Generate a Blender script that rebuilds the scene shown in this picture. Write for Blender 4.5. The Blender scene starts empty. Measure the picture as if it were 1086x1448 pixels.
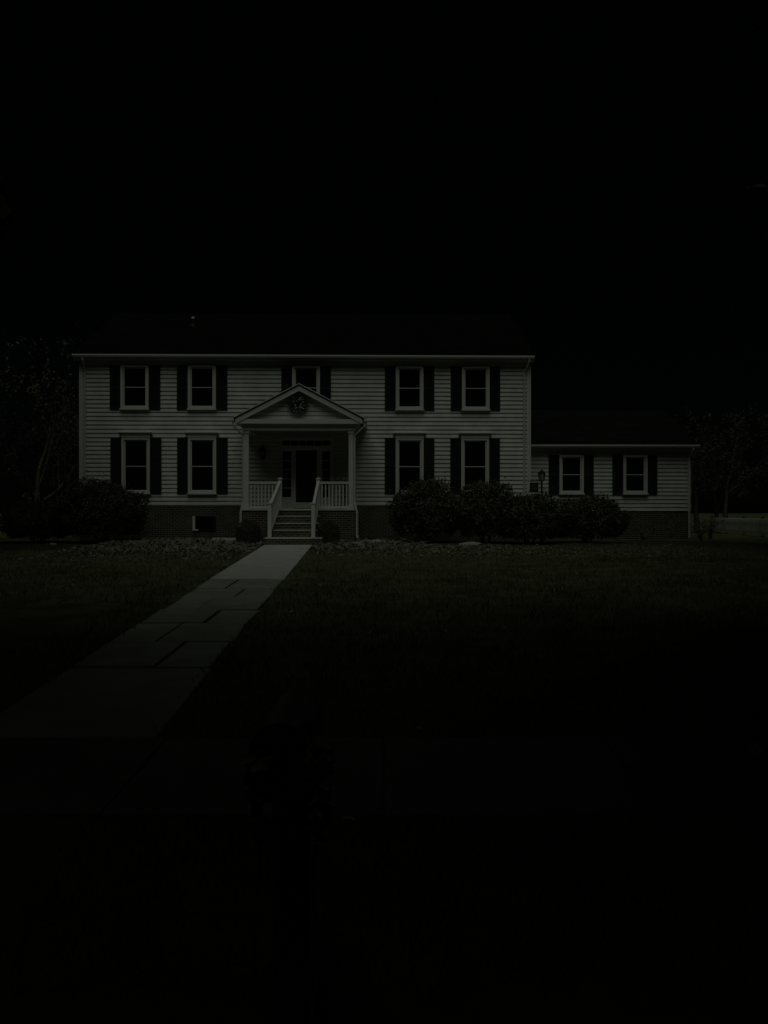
import bpy, math, random
from mathutils import Vector, Matrix, noise
random.seed(7)
R = math.radians
sc = bpy.context.scene
COL = sc.collection
F, CX, CY = 1088.0, 543.0, 724.0
EYE = 1.7
SL = 0.0242
GZ = 0.62                      # ground level at the house
def gz(y):
    if y < 0: return 0.0
    return min(SL*y, GZ)
def PX(px, D): return (px-CX)/F*D
def PZ(py, D): return EYE + (CY-py)/F*D

# ------------------------------------------------------------------ helpers
class MB:
    def __init__(s): s.v=[]; s.f=[]; s.smooth=False
    def add(s, vs, fs):
        n=len(s.v); s.v += [tuple(p) for p in vs]; s.f += [tuple(i+n for i in q) for q in fs]
    def box(s,x0,x1,y0,y1,z0,z1):
        s.add([(x0,y0,z0),(x1,y0,z0),(x1,y1,z0),(x0,y1,z0),(x0,y0,z1),(x1,y0,z1),(x1,y1,z1),(x0,y1,z1)],
              [(0,3,2,1),(4,5,6,7),(0,1,5,4),(1,2,6,5),(2,3,7,6),(3,0,4,7)])
        return s
    def prism(s, poly, y0, y1):            # poly in (x,z), counter-clockwise seen from -y
        n=len(poly)
        s.add([(x,y0,z) for x,z in poly]+[(x,y1,z) for x,z in poly],
              [tuple(range(n)), tuple(range(2*n-1,n-1,-1))]+[(i,i+n,(i+1)%n+n,(i+1)%n) for i in range(n)])
        return s
    def extrude_x(s, prof, x0, x1):         # prof in (y,z) closed loop
        n=len(prof)
        s.add([(x0,y,z) for y,z in prof]+[(x1,y,z) for y,z in prof],
              [tuple(range(n)), tuple(range(2*n-1,n-1,-1))]+[(i,i+n,(i+1)%n+n,(i+1)%n) for i in range(n)])
        return s
    def hexa(s, a, b):                      # two quads of 4 points each
        s.add(list(a)+list(b), [(3,2,1,0),(4,5,6,7),(0,1,5,4),(1,2,6,5),(2,3,7,6),(3,0,4,7)])
        return s
    def tube(s, pts, rad, n=6, cap=True):
        pts=[Vector(p) for p in pts]
        if not isinstance(rad,(list,tuple)): rad=[rad]*len(pts)
        base=len(s.v); up=None
        for i,p in enumerate(pts):
            d=(pts[min(i+1,len(pts)-1)]-pts[max(i-1,0)])
            if d.length<1e-9: d=Vector((0,0,1))
            d.normalize()
            if up is None:
                up=Vector((1,0,0)) if abs(d.x)<0.8 else Vector((0,1,0))
            a=d.cross(up)
            if a.length<1e-6: a=d.orthogonal()
            a.normalize(); b=a.cross(d).normalized(); up=b
            for k in range(n):
                t=2*math.pi*k/n
                s.v.append(tuple(p+(a*math.cos(t)+b*math.sin(t))*rad[i]))
        for i in range(len(pts)-1):
            for k in range(n):
                q=base+i*n
                s.f.append((q+k,q+(k+1)%n,q+n+(k+1)%n,q+n+k))
        if cap:
            s.f.append(tuple(base+k for k in range(n))); e=base+(len(pts)-1)*n
            s.f.append(tuple(e+n-1-k for k in range(n)))
        return s
    def lathe(s, prof, c=(0,0,0), n=16):    # prof list of (r,z)
        base=len(s.v)
        for r,z in prof:
            for k in range(n):
                t=2*math.pi*k/n; s.v.append((c[0]+r*math.cos(t),c[1]+r*math.sin(t),c[2]+z))
        for i in range(len(prof)-1):
            for k in range(n):
                q=base+i*n; s.f.append((q+k,q+(k+1)%n,q+n+(k+1)%n,q+n+k))
        s.f.append(tuple(base+n-1-k for k in range(n))); e=base+(len(prof)-1)*n
        s.f.append(tuple(e+k for k in range(n)))
        return s
    def leaf(s, p, d, nrm, L, W):
        d=d.normalized(); a=d.cross(nrm)
        if a.length<1e-5: a=d.orthogonal()
        a.normalize(); n=a.cross(d)
        m=p+d*L*.45+n*L*.06
        s.add([p, m+a*W*.5, p+d*L, m-a*W*.5],[(0,1,2,3)])
    def mesh(s, name, mat, smooth=False):
        me=bpy.data.meshes.new(name); me.from_pydata(s.v,[],s.f); me.update()
        if mat: me.materials.append(mat)
        if smooth: me.polygons.foreach_set('use_smooth',[True]*len(me.polygons))
        return me
    def build(s, name, mat, parent=None, loc=None, smooth=False):
        return link(name, s.mesh(name,mat,smooth), parent, loc)
def link(name, me, parent=None, loc=None):
    o=bpy.data.objects.new(name, me); COL.objects.link(o)
    if parent is not None: o.parent=parent
    if loc is not None: o.location=loc
    return o
def thing(name, label, cat, loc=(0,0,0), rz=0, group=None):
    o=bpy.data.objects.new(name,None); COL.objects.link(o)
    o.empty_display_size=.2; o.location=loc; o.rotation_euler=(0,0,rz)
    return tag(o,label,cat,group)
def tag(o,label,cat,group=None):
    o['label']=label; o['category']=cat
    if group: o['group']=group
    return o
def kind(o,k): o['kind']=k; return o
def rv(): 
    while True:
        v=Vector((random.uniform(-1,1),random.uniform(-1,1),random.uniform(-1,1)))
        if .05<v.length<1: return v.normalized()
U=random.uniform

# ------------------------------------------------------------------ materials
def mat(name, col, rough=.75, var=.25, scale=6.0, bump=0.0, bscale=40.0, spec=.3, metal=0.0, col2=None, objvar=0):
    m=bpy.data.materials.new(name); m.use_nodes=True
    nt=m.node_tree; b=nt.nodes['Principled BSDF']
    b.inputs['Roughness'].default_value=rough; b.inputs['Metallic'].default_value=metal
    b.inputs['Specular IOR Level'].default_value=spec
    tc=nt.nodes.new('ShaderNodeTexCoord'); nz=nt.nodes.new('ShaderNodeTexNoise')
    nz.inputs['Scale'].default_value=scale; nz.inputs['Detail'].default_value=6; nz.inputs['Roughness'].default_value=.65
    nt.links.new(tc.outputs['Object'],nz.inputs['Vector'])
    cr=nt.nodes.new('ShaderNodeValToRGB')
    c1=[c*(1-var) for c in col]; c2=col2 or [min(1,c*(1+var)) for c in col]
    cr.color_ramp.elements[0].position=.32; cr.color_ramp.elements[1].position=.68
    cr.color_ramp.elements[0].color=(*c1,1); cr.color_ramp.elements[1].color=(*c2,1)
    nt.links.new(nz.outputs['Fac'],cr.inputs['Fac']); nt.links.new(cr.outputs['Color'],b.inputs['Base Color'])
    if bump:
        n2=nt.nodes.new('ShaderNodeTexNoise'); n2.inputs['Scale'].default_value=bscale; n2.inputs['Detail'].default_value=4
        nt.links.new(tc.outputs['Object'],n2.inputs['Vector'])
        bp=nt.nodes.new('ShaderNodeBump'); bp.inputs['Strength'].default_value=bump; bp.inputs['Distance'].default_value=.02
        nt.links.new(n2.outputs['Fac'],bp.inputs['Height']); nt.links.new(bp.outputs['Normal'],b.inputs['Normal'])
    return m
def leafmat(name, col, col2, rough=.6, scale=3.0, spec=.2):
    m=mat(name,col,rough,.3,scale,spec=spec,col2=col2)
    return m
M={}
M['siding']=mat('vinyl_siding',(.71,.725,.675),.55,.14,1.6,spec=.25)
M['trim']=mat('white_trim',(.66,.67,.63),.5,.04,3,spec=.3)
M['shutter']=mat('dark_shutter',(.018,.02,.019),.55,.3,5,spec=.2)
M['shingle']=None
M['glass']=mat('window_glass',(.006,.007,.007),.05,.1,2,spec=.5)
M['door']=mat('dark_door',(.008,.008,.007),.35,.2,3,spec=.3)
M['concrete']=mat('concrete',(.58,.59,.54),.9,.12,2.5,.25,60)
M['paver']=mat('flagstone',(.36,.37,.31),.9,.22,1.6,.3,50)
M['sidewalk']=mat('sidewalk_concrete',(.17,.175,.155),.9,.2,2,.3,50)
M['asphalt']=mat('asphalt',(.05,.05,.05),.9,.2,8,.4,120)
M['lawn']=mat('lawn_soil',(.12,.122,.062),.95,.45,1.7,.8,35,spec=.05)
M['grass']=mat('grass_blade',(.10,.105,.05),.8,.4,.6,spec=.1,col2=(.25,.235,.125))
M['mulch']=mat('bark_mulch',(.075,.062,.045),.95,.5,9,.9,30,spec=.05)
M['litter']=mat('dead_leaf',(.14,.125,.085),.85,.5,2.3,spec=.1,col2=(.34,.33,.26))
M['twig']=mat('twig',(.26,.25,.20),.9,.4,4,spec=.05)
M['bark']=mat('bark',(.09,.085,.065),.95,.4,6,.8,25,spec=.05)
M['stone']=mat('field_stone',(.38,.39,.35),.9,.25,5,.4,30)
M['azalea']=leafmat('azalea_leaf',(.03,.032,.018),(.13,.13,.075))
M['rhodo']=leafmat('rhododendron_leaf',(.035,.038,.022),(.15,.155,.09),.5)
M['boxwood']=leafmat('boxwood_leaf',(.03,.034,.02),(.12,.125,.07))
M['treeleaf']=leafmat('tree_leaf',(.06,.062,.035),(.16,.16,.10))
M['evergreen']=leafmat('evergreen_needle',(.03,.033,.02),(.10,.10,.06))
M['canopy']=leafmat('shade_tree_leaf',(.016,.018,.011),(.035,.038,.022))
M['wreath']=leafmat('wreath_greenery',(.03,.032,.022),(.26,.26,.21),.6,30)
M['black']=mat('black_metal',(.012,.012,.012),.42,.2,10,spec=.5)
M['iron']=mat('painted_iron',(.02,.02,.018),.5,.2,10,spec=.3)
M['sign']=mat('sign_plate',(.055,.055,.04),.6,.2,8)
M['lampglass']=mat('lantern_glass',(.30,.31,.28),.2,.1,8,spec=.5)
M['pvc']=mat('vent_pipe',(.75,.76,.74),.5,.05,8)
M['wood']=mat('post_wood',(.05,.045,.035),.9,.4,6,.6,30,spec=.05)
M['deck']=mat('porch_deck_boards',(.2,.19,.16),.7,.3,4)
M['ceil']=mat('porch_ceiling',(.5,.5,.46),.7,.06,3)
M['pot']=mat('plant_pot',(.30,.27,.22),.8,.2,6)
M['bloom']=mat('pale_bloom',(.55,.56,.50),.8,.2,12)
M['ivy']=leafmat('ivy_leaf',(.10,.105,.06),(.26,.27,.18),.5,20)
M['fence']=mat('fence_paint',(.55,.56,.50),.7,.2,4)

def brick(name, c1, c2, mort):
    m=bpy.data.materials.new(name); m.use_nodes=True; nt=m.node_tree; b=nt.nodes['Principled BSDF']
    b.inputs['Roughness'].default_value=.9; b.inputs['Specular IOR Level'].default_value=.1
    tc=nt.nodes.new('ShaderNodeTexCoord'); sp=nt.nodes.new('ShaderNodeSeparateXYZ'); cb=nt.nodes.new('ShaderNodeCombineXYZ')
    ad=nt.nodes.new('ShaderNodeMath'); ad.operation='ADD'
    nt.links.new(tc.outputs['Object'],sp.inputs[0]); nt.links.new(sp.outputs['X'],ad.inputs[0]); nt.links.new(sp.outputs['Y'],ad.inputs[1])
    nt.links.new(ad.outputs[0],cb.inputs['X']); nt.links.new(sp.outputs['Z'],cb.inputs['Y'])
    br=nt.nodes.new('ShaderNodeTexBrick'); br.inputs['Scale'].default_value=1
    br.inputs['Brick Width'].default_value=.215; br.inputs['Row Height'].default_value=.075; br.inputs['Mortar Size'].default_value=.009
    br.inputs['Color1'].default_value=(*c1,1); br.inputs['Color2'].default_value=(*c2,1); br.inputs['Mortar'].default_value=(*mort,1)
    nt.links.new(cb.outputs[0],br.inputs['Vector'])
    nz=nt.nodes.new('ShaderNodeTexNoise'); nz.inputs['Scale'].default_value=2.2; nz.inputs['Detail'].default_value=5
    nt.links.new(tc.outputs['Object'],nz.inputs['Vector'])
    mx=nt.nodes.new('ShaderNodeMix'); mx.data_type='RGBA'; mx.blend_type='MULTIPLY'; mx.inputs['Factor'].default_value=.7
    nt.links.new(br.outputs['Color'],mx.inputs['A']); nt.links.new(nz.outputs['Fac'],mx.inputs['B'])
    nt.links.new(mx.outputs['Result'],b.inputs['Base Color'])
    bp=nt.nodes.new('ShaderNodeBump'); bp.inputs['Strength'].default_value=.6; bp.inputs['Distance'].default_value=.01; bp.invert=True
    nt.links.new(br.outputs['Fac'],bp.inputs['Height']); nt.links.new(bp.outputs['Normal'],b.inputs['Normal'])
    return m
M['brick']=brick('brick',(.125,.10,.07),(.07,.06,.045),(.36,.35,.29))
def shingle(name, c1, c2):
    m=brick(name,c1,c2,(c1[0]*.35,)*3)
    for n in m.node_tree.nodes:
        if n.type=='TEX_BRICK':
            n.inputs['Brick Width'].default_value=.30; n.inputs['Row Height'].default_value=.085; n.inputs['Mortar Size'].default_value=.006
    return m
M['shingle']=shingle('asphalt_shingle',(.013,.013,.012),(.008,.008,.007))
M['shingle2']=shingle('wing_shingle',(.024,.024,.021),(.015,.015,.013))

# ------------------------------------------------------------------ ground, path, road
def bed_h(x,y): return .05*noise.noise(Vector((x*.35,y*.35,3.1)))+.02*noise.noise(Vector((x*1.7,y*1.7,.4)))
def lawn_z(x,y):
    z=gz(y)
    k=1.0
    if -4.6<x<-0.8: k=0.12
    if y<5.6: k=.15
    return z+bed_h(x,y)*k-.012
def grid(xs,ys,fz,name,m):
    b=MB(); nx=len(xs)
    b.v=[(x,y,fz(x,y)) for y in ys for x in xs]
    b.f=[(j*nx+i,j*nx+i+1,(j+1)*nx+i+1,(j+1)*nx+i) for j in range(len(ys)-1) for i in range(nx-1)]
    return b.build(name,m,smooth=True)
def fr(a,b,s):
    n=max(1,round((b-a)/s)); return [a+(b-a)*i/n for i in range(n+1)]
xs=[-400,-200,-100,-60,-40,-30]+fr(-24,24,.3)+[30,40,60,100,200,400]
ys=[1.35,2.5]+fr(3,44,.3)+[50,60,80,120,200,400,600]
kind(grid(xs,ys,lawn_z,'lawn',M['lawn']),'structure')
b=MB(); b.box(-400,400,-6,1.2,-.5,-.13); kind(b.build('road',M['asphalt']),'structure')
b=MB()
for i in range(-30,30): b.box(i*2.4,i*2.4+2.39,1.2,1.37,-.45,.02)
kind(b.build('kerb',M['sidewalk']),'structure')
b=MB(); b.add([(-400,-6,-.02),(400,-6,-.02),(400,-400,-.02),(-400,-400,-.02)],[(3,2,1,0)])
kind(b.build('far_verge',M['lawn']),'structure')
def XR(y): return -1.37-.0383*y
def XL(y): return -2.70-.0476*y
def slab(b,x0a,x1a,x0b,x1b,y0,y1,th=.05,up=.018,g=.012,dz=0):
    # quad slab, near edge y0 with x0a..x1a, far edge y1 with x0b..x1b
    za,zb=gz(y0)+up+dz,gz(y1)+up+dz
    e=.006
    lo=[(x0a+g,y0+g,za-th),(x1a-g,y0+g,za-th),(x1b-g,y1-g,zb-th),(x0b+g,y1-g,zb-th)]
    hi=[(x0a+g,y0+g,za-e),(x1a-g,y0+g,za-e),(x1b-g,y1-g,zb-e),(x0b+g,y1-g,zb-e)]
    g2=g+e
    tp=[(x0a+g2,y0+g2,za),(x1a-g2,y0+g2,za),(x1b-g2,y1-g2,zb),(x0b+g2,y1-g2,zb)]
    n=len(b.v); b.v+=lo+hi+tp
    for L in (0,4):
        for k in range(4): b.f.append((n+L+k,n+L+(k+1)%4,n+L+4+(k+1)%4,n+L+4+k))
    b.f.append((n+8,n+9,n+10,n+11)); b.f.append((n+3,n+2,n+1,n))
b=MB()
cuts=[15.1,18.4,21.7,25.05]
for a,c in zip(cuts[:-1],cuts[1:]): slab(b,XL(a),XR(a),XL(c),XR(c),a,c,.1,.03,.004)
kind(b.build('concrete_path',M['concrete']),'structure')
b=MB()
rows=[(15.1,13.67,-2.82),(13.67,12.47,-2.45),(12.47,11.1,-2.71),(11.1,9.98,-2.34),(9.98,8.75,-2.60),(8.75,7.5,-2.24)]
for far,near,xj in rows:
    j=.03
    slab(b,XL(near)+U(-j,j),xj,XL(far)+U(-j,j),xj-.01,near,far,.08,.02,.02,U(-.012,.012))
    slab(b,xj,XR(near)+U(-j,j),xj-.01,XR(far)+U(-j,j),near,far,.08,.02,.02,U(-.012,.012))
slab(b,XL(5.36),XR(5.36),XL(7.46),XR(7.46),5.36,7.46,.08,.016,.015,-.01)
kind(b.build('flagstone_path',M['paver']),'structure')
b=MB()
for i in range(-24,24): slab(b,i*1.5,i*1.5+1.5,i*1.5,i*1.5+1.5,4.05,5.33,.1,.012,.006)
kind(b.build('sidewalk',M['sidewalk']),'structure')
# planting bed of mulch along the front
def bed(xa,xb,ya,yb,name):
    b=MB(); nx,ny=int((xb-xa)/.15),int((yb-ya)/.15)
    for j in range(ny+1):
        for i in range(nx+1):
            x=xa+(xb-xa)*i/nx; y=ya+(yb-ya)*j/ny
            e=min(i,nx-i,j*1.0)/4; e=max(0,min(1,e))
            wob=.25*noise.noise(Vector((x*.6,1.7,0)))+.12*noise.noise(Vector((x*2,9,0)))
            yy=y+wob*(1-j/ny)
            b.v.append((x,yy,lawn_z(x,yy)+(-.03+.065*e+.03*noise.noise(Vector((x*4,yy*4,7))))))
    for j in range(ny):
        for i in range(nx):
            q=j*(nx+1)+i; b.f.append((q,q+1,q+nx+2,q+nx+1))
    return kind(b.build(name,M['mulch'],smooth=True),'structure')
bed(-14,-3.95,22.6,28.4,'mulch_bed')
bed(-2.2,13.0,24.4,28.9,'mulch_bed')

# ------------------------------------------------------------------ house
TH=R(1.2)
house=thing('house','pale clapboard two storey house with dark shutters, gabled porch and a low side wing','house',(0,28.5,GZ),TH)
HOFF=28.5
def hu(px,v=0):      # local u for a pixel column on the plane v
    k=(px-CX)/F; c,s=math.cos(TH),math.sin(TH)
    # world x = u c - v s ; world y = HOFF + u s + v c
    return (k*(HOFF+v*c)+v*s)/(c-k*s)
def hD(px,v=0): return HOFF+hu(px,v)*math.sin(TH)+v*math.cos(TH)
def hz(py,px=430,v=0): return PZ(py,hD(px,v))-GZ
UL,UR=hu(114),hu(749)
ZS=hz(714)               # bottom of siding
ZE=hz(508,430,-.35)      # soffit
DEPTH=8.6
def siding(b,x0,x1,v,z0,z1,exp=.1555,lap=.050,facing=-1):
    z=z0
    while z<z1-.01:
        t=min(z+exp,z1)
        lapz=lap
        gr=min(.052,(t-z)*.5); prof=[(v,z),(v-lapz,z),(v-lapz,z+.012),(v-lapz+.012,t-gr),(v-.004,t-gr+.004),(v-.004,t),(v,t)]
        b.extrude_x(prof,x0,x1)
        z+=exp
# front siding, split around the entrance so the porch wall stays whole
b=MB(); siding(b,UL+.12,UR-.12,0,ZS,ZE)
b.build('clapboard_siding',M['siding'],house)
b=MB(); b.box(UL,UR,.002,DEPTH,-.1,ZE-.002)
# gable end triangles
rise=DEPTH/2*.57
for x0,x1 in ((UL,UL+.1),(UR-.1,UR)):
    b.add([(x0,.002,ZE),(x0,DEPTH,ZE),(x0,DEPTH/2,ZE+rise),(x1,.002,ZE),(x1,DEPTH,ZE),(x1,DEPTH/2,ZE+rise)],[(0,1,2),(5,4,3),(0,2,5,3),(2,1,4,5),(1,0,3,4)])
b.build('wall',M['siding'],house)
def side_siding(b,x,sgn,v0,v1,z0,z1,exp=.1555,lap=.03):
    z=z0
    while z<z1-.01:
        t=min(z+exp,z1)
        pr=[(x,z),(x+sgn*lap,z),(x+sgn*lap,z+.012),(x+sgn*(lap-.012),t-.045 if t-z>.1 else t-.01),(x+sgn*.004,t-.041 if t-z>.1 else t-.008),(x+sgn*.004,t),(x,t)]
        n=len(b.v); b.v+=[(a,v0,c) for a,c in pr]+[(a,v1,c) for a,c in pr]
        m=7
        b.f+=[tuple(n+i for i in range(m)),tuple(n+2*m-1-i for i in range(m))]+[(n+i,n+i+m,n+(i+1)%m+m,n+(i+1)%m) for i in range(m)]
        z+=exp
b=MB(); side_siding(b,UL,-1,.1,DEPTH,ZS,ZE); b.build('clapboard_siding',M['siding'],house)
b=MB(); side_siding(b,UR,1,.1,1.75,ZS,ZE); b.build('clapboard_siding',M['siding'],house)
for x0,x1 in ((UL-.035,UL+.12),(UR-.12,UR+.035)):
    b=MB(); b.box(x0,x1,-.06,.10,ZS-.02,ZE-.16); b.build('corner_board',M['trim'],house)
b=MB(); b.box(UL+.12,UR-.12,-.062,.0,ZE-.16,ZE-.003); b.build('frieze_board',M['trim'],house)
b=MB(); b.box(UL-.02,UR+.02,-.02,.0015,-.35,ZS-.03); b.box(UR,UR+.02,.0015,2,-.35,ZS-.03); b.box(UL-.02,UL,.0015,DEPTH,-.35,ZS-.03)
b.build('foundation',M['brick'],house)
b=MB(); b.box(UL,UR,-.03,-.001,ZS-.03,ZS-.001); b.build('starter_strip',M['trim'],house)
# roof
EL,ER=hu(104,-.35),hu(755,-.35)
OV=.38
slope=.57
def gable_roof(name,m,x0,x1,v0,v1,ze,slope,th=.16,trim='trim'):
    vm=(v0+v1)/2; zr=ze+(vm-v0)*slope
    b=MB()
    b.extrude_x([(v0,ze+.02),(vm,zr+.02),(v1,ze+.02),(v1,ze+th),(vm,zr+th),(v0,ze+th)],x0,x1)
    ro=b.build(name,m,house)
    # raised courses of shingle tabs so the slope has relief
    b=MB(); n=int(math.hypot(vm-v0,zr-ze)/.28)
    for i in range(n):
        a=i/n; c=(i+1)/n
        va,vb=v0+(vm-v0)*a,v0+(vm-v0)*c; za,zb=ze+th+(zr-ze)*a,ze+th+(zr-ze)*c
        b.extrude_x([(va,za-.002),(vb,zb-.002),(vb,zb+.004),(va,za+.018)],x0+.001*i%.02,x1)
    b.build('shingle_courses',m,ro)
    b=MB(); b.extrude_x([(vm-.16,zr+th-.08),(vm,zr+th+.035),(vm+.16,zr+th-.08),(vm,zr+th+.0)],x0-.01,x1+.01); b.build('ridge_cap',m,ro)
    # rake boards
    for x,y in ((x0+.03,x0+.055),(x1-.055,x1-.03)):
        b=MB(); b.extrude_x([(v0,ze-.06),(vm,zr-.06),(v1,ze-.06),(v1,ze+.019),(vm,zr+.019),(v0,ze+.019)],x,y)
        b.build('rake_board',M[trim],house)
    return ro
roof=gable_roof('roof',M['shingle'],EL,ER,-OV,DEPTH+OV,ZE-.02,slope)
def soffit_gutter(x0,x1,v,ze,vw):
    b=MB(); b.box(x0+.02,x1-.02,v+.02,vw,ze-.02,ze-.001); b.build('soffit',M['trim'],house)
    b=MB(); b.box(x0,x1,v-.005,v+.019,ze-.03,ze+.12); b.build('fascia',M['trim'],house)
    b=MB(); b.extrude_x([(v-.006,ze+.03),(v-.085,ze+.03),(v-.12,ze+.085),(v-.12,ze+.135),(v-.105,ze+.135),(v-.105,ze+.09),(v-.08,ze+.045),(v-.006,ze+.045)],x0,x1)
    return b.build('gutter',M['trim'],house)
soffit_gutter(EL,ER,-OV,ZE,-.001)
def downspout(pts,name='downspout',r=.04):
    # rectangular-ish spout
    b=MB(); b.tube(pts,r,4); return b.build(name,M['trim'],house)
xg=hu(116,-.45); xd=hu(121)
downspout([(xg,-.44,ZE+.04),(xg,-.42,ZE-.06),(xd,-.09,ZE-.40),(xd,-.09,ZS-.1),(xd,-.05,ZS-.5)])
xg=hu(749,-.45); xd=hu(741)
downspout([(xg,-.44,ZE+.04),(xg,-.42,ZE-.06),(xd,-.09,ZE-.42),(xd,-.09,0.05)])
# vent pipe on roof
pv=2.75; pu=hu(273,pv); pz0=ZE-.02+(pv+OV)*slope
b=MB(); b.lathe([(.05,-.1),(.05,.36),(.045,.36)],(pu,pv,pz0+.1),12); b.lathe([(.16,.02),(.07,.16),(.055,.17)],(pu,pv,pz0+.1),12)
b.build('vent_pipe',M['iron'],house)
b=MB(); b.lathe([(.05,0),(.07,.0),(.07,.07),(.045,.085)],(pu,pv,pz0+.46),12); b.build('vent_cap',M['pvc'],house)

# windows -----------------------------------------------------------------
wcache={}
def window(uc,w,z0,z1,v=0,rail=.5,crown=False,name='window'):
    h=z1-z0; key=(round(w,2),round(h,2),crown,round(rail,2))
    if key not in wcache:
        c=.085; d=-.135
        fr_=MB()
        fr_.box(-w/2,-w/2+c,d,-.0,0,h); fr_.box(w/2-c,w/2,d,0,0,h); fr_.box(-w/2+c,w/2-c,d,0,h-c,h)
        # inner stepped stop
        s=.026
        fr_.box(-w/2+c,-w/2+c+s,d+.04,0,.05,h-c); fr_.box(w/2-c-s,w/2-c,d+.04,0,.05,h-c); fr_.box(-w/2+c+s,w/2-c-s,d+.04,0,h-c-s,h-c)
        x=w/2-c-s; zt=h-c-s; zb=.075
        sa=MB(); zr=zb+(zt-zb)*rail
        q=.022
        for a0,a1,vv in ((zr-.014,zt,-.082),(zb,zr+.014,-.074)):
            sa.box(-x,-x+q,vv,vv+.02,a0,a1); sa.box(x-q,x,vv,vv+.02,a0,a1)
            sa.box(-x+q,x-q,vv,vv+.02,a1-q,a1); sa.box(-x+q,x-q,vv,vv+.02,a0,a0+(.04 if a0==zb else q))
        pa=MB(); pa.box(-x+.02,x-.02,-.062,-.055,zb+.02,zt-.01)
        si=MB(); si.box(-w/2-.03,w/2+.03,-.18,0,-.045,0); si.box(-w/2+.001,w/2-.001,-.137,0,0.0,.074)
        cr=None
        if crown:
            cr=MB(); cr.box(-w/2-.01,w/2+.01,-.15,0,h,h+.10); cr.extrude_x([(0,h+.1),(-.16,h+.1),(-.24,h+.165),(-.24,h+.19),(0,h+.2)],-w/2-.09,w/2+.09)
            cr=cr.mesh('window_head',M['trim'])
        wcache[key]=(fr_.mesh('window_frame',M['trim']),sa.mesh('sash',M['trim']),pa.mesh('pane',M['glass']),si.mesh('sill',M['trim']),cr)
    f,s,p,si,cr=wcache[key]
    o=link(name,f,house,(uc,v,z0))
    link('sash',s,o); link('pane',p,o); link('sill',si,o)
    if cr: link('window_head',cr,o)
    return o
scache={}
def shutter(uc,w,z0,z1,v=0):
    h=z1-z0; key=(round(w,2),round(h,2))
    if key not in scache:
        b=MB(); s=.05; d=-.09
        b.box(-w/2,-w/2+s,d,-.047,0,h); b.box(w/2-s,w/2,d,-.047,0,h)
        mid=h*.5
        for a0,a1 in ((0,.09),(mid-.04,mid+.04),(h-.06,h)): b.box(-w/2+s,w/2-s,d+.003,-.047,a0,a1)
        z=.09
        while z<h-.09:
            if not (mid-.07<z<mid+.04):
                b.add([(-w/2+s,d+.006,z),(w/2-s,d+.006,z),(w/2-s,-.049,z+.034),(-w/2+s,-.049,z+.034),
                       (-w/2+s,d+.006,z+.008),(w/2-s,d+.006,z+.008),(w/2-s,-.049,z+.042),(-w/2+s,-.049,z+.042)],
                      [(0,3,2,1),(4,5,6,7),(0,1,5,4),(2,3,7,6)])
            z+=.042
        scache[key]=b.mesh('shutter',M['shutter'])
    return link('shutter',scache[key],house,(uc,v,z0))
WU=(hz(579),hz(517.5)); WL=(hz(697.5),hz(619.5))
# (casing left, right, shutterL left, shutterR right)
for l,r,sl,sr in ((172,211.3,156,227.7),(266.8,306,250.3,322.3),(414,452.3,398,468),(559.5,598.5,544,614),(653,691.3,636.7,706.8)):
    ul,ur=hu(l),hu(r); sh=(WU[0]-.03,WU[1]-.03)
    window((ul+ur)/2,1.02,*WU)
    a=hu(sl); c=(ul+ur)/2-.51; shutter((a+c)/2,.40,*sh)
    a=hu(sr); c=(ul+ur)/2+.51; shutter((a+c)/2,.40,*sh)
for l,r,sl,sr in ((173.4,213,156.7,229),(267,306.5,251,322.7),(559.5,598.5,544,614),(652,690.5,636.7,706.6)):
    ul,ur=hu(l),hu(r); sh=(WL[0]-.02,WL[1]-.01)
    window((ul+ur)/2,1.03,*WL,crown=True,rail=.49)
    a=hu(sl); c=(ul+ur)/2-.515; shutter((a+c)/2,.40,*sh)
    a=hu(sr); c=(ul+ur)/2+.515; shutter((a+c)/2,.40,*sh)
# basement window
bu0,bu1=hu(273),hu(305); bz0,bz1=hz(750),hz(730)
b=MB(); b.box(bu0,bu0+.09,-.085,-.0,bz0,bz1); b.box(bu0+.09,bu0+.2,-.085,-.076,bz0-.01,bz0+.05); b.build('window_jamb',M['trim'],house)
b=MB(); b.box(bu1-.07,bu1,-.075,0,bz0,bz1); b.box(bu0+.09,bu1-.07,-.075,0,bz1-.035,bz1); b.box(bu0+.09,bu1-.07,-.075,0,bz0,bz0+.05)
bw=b.build('basement_window',M['shutter'],house)
b=MB(); b.box(bu0+.085,bu1-.065,-.035,-.028,bz0+.045,bz1-.03); b.build('pane',M['glass'],bw)

# porch -------------------------------------------------------------------
PV=-2.1
pc=hu(422.5,PV)
c0=hu(349,PV); c1=hu(496.3,PV)
ZB=hz(609,422,PV); ZD=hz(719.5,422,PV)
cw=.075
OVP=-2.4
ze0=hz(599,422,OVP); ze1=hz(592.5,422,OVP)
eu0,eu1=hu(333,OVP),hu(512.5,OVP)
ap=hz(545,422,OVP); em=(eu0+eu1)/2
for x in (c0,c1):
    b=MB(); b.box(x-cw,x+cw,PV-cw,PV+cw,ZD+.12,ZB-.10)
    co=b.build('porch_column',M['trim'],house)
    b=MB(); b.box(x-cw-.03,x+cw+.03,PV-cw-.03,PV+cw+.03,ZD,ZD+.12); b.build('column_base',M['trim'],co)
    b=MB(); b.box(x-cw-.025,x+cw+.025,PV-cw-.025,PV+cw+.025,ZB-.10,ZB-.001); b.build('column_capital',M['trim'],co)
b=MB()
b.box(c0-.14,c1+.14,PV-.12,PV+.12,ZB,ze0+.04)
b.box(c0-.14,c0+.10,PV+.12,-.05,ZB,ze0+.04); b.box(c1-.10,c1+.14,PV+.12,-.05,ZB,ze0+.04)
be=b.build('porch_beam',M['trim'],house)
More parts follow.
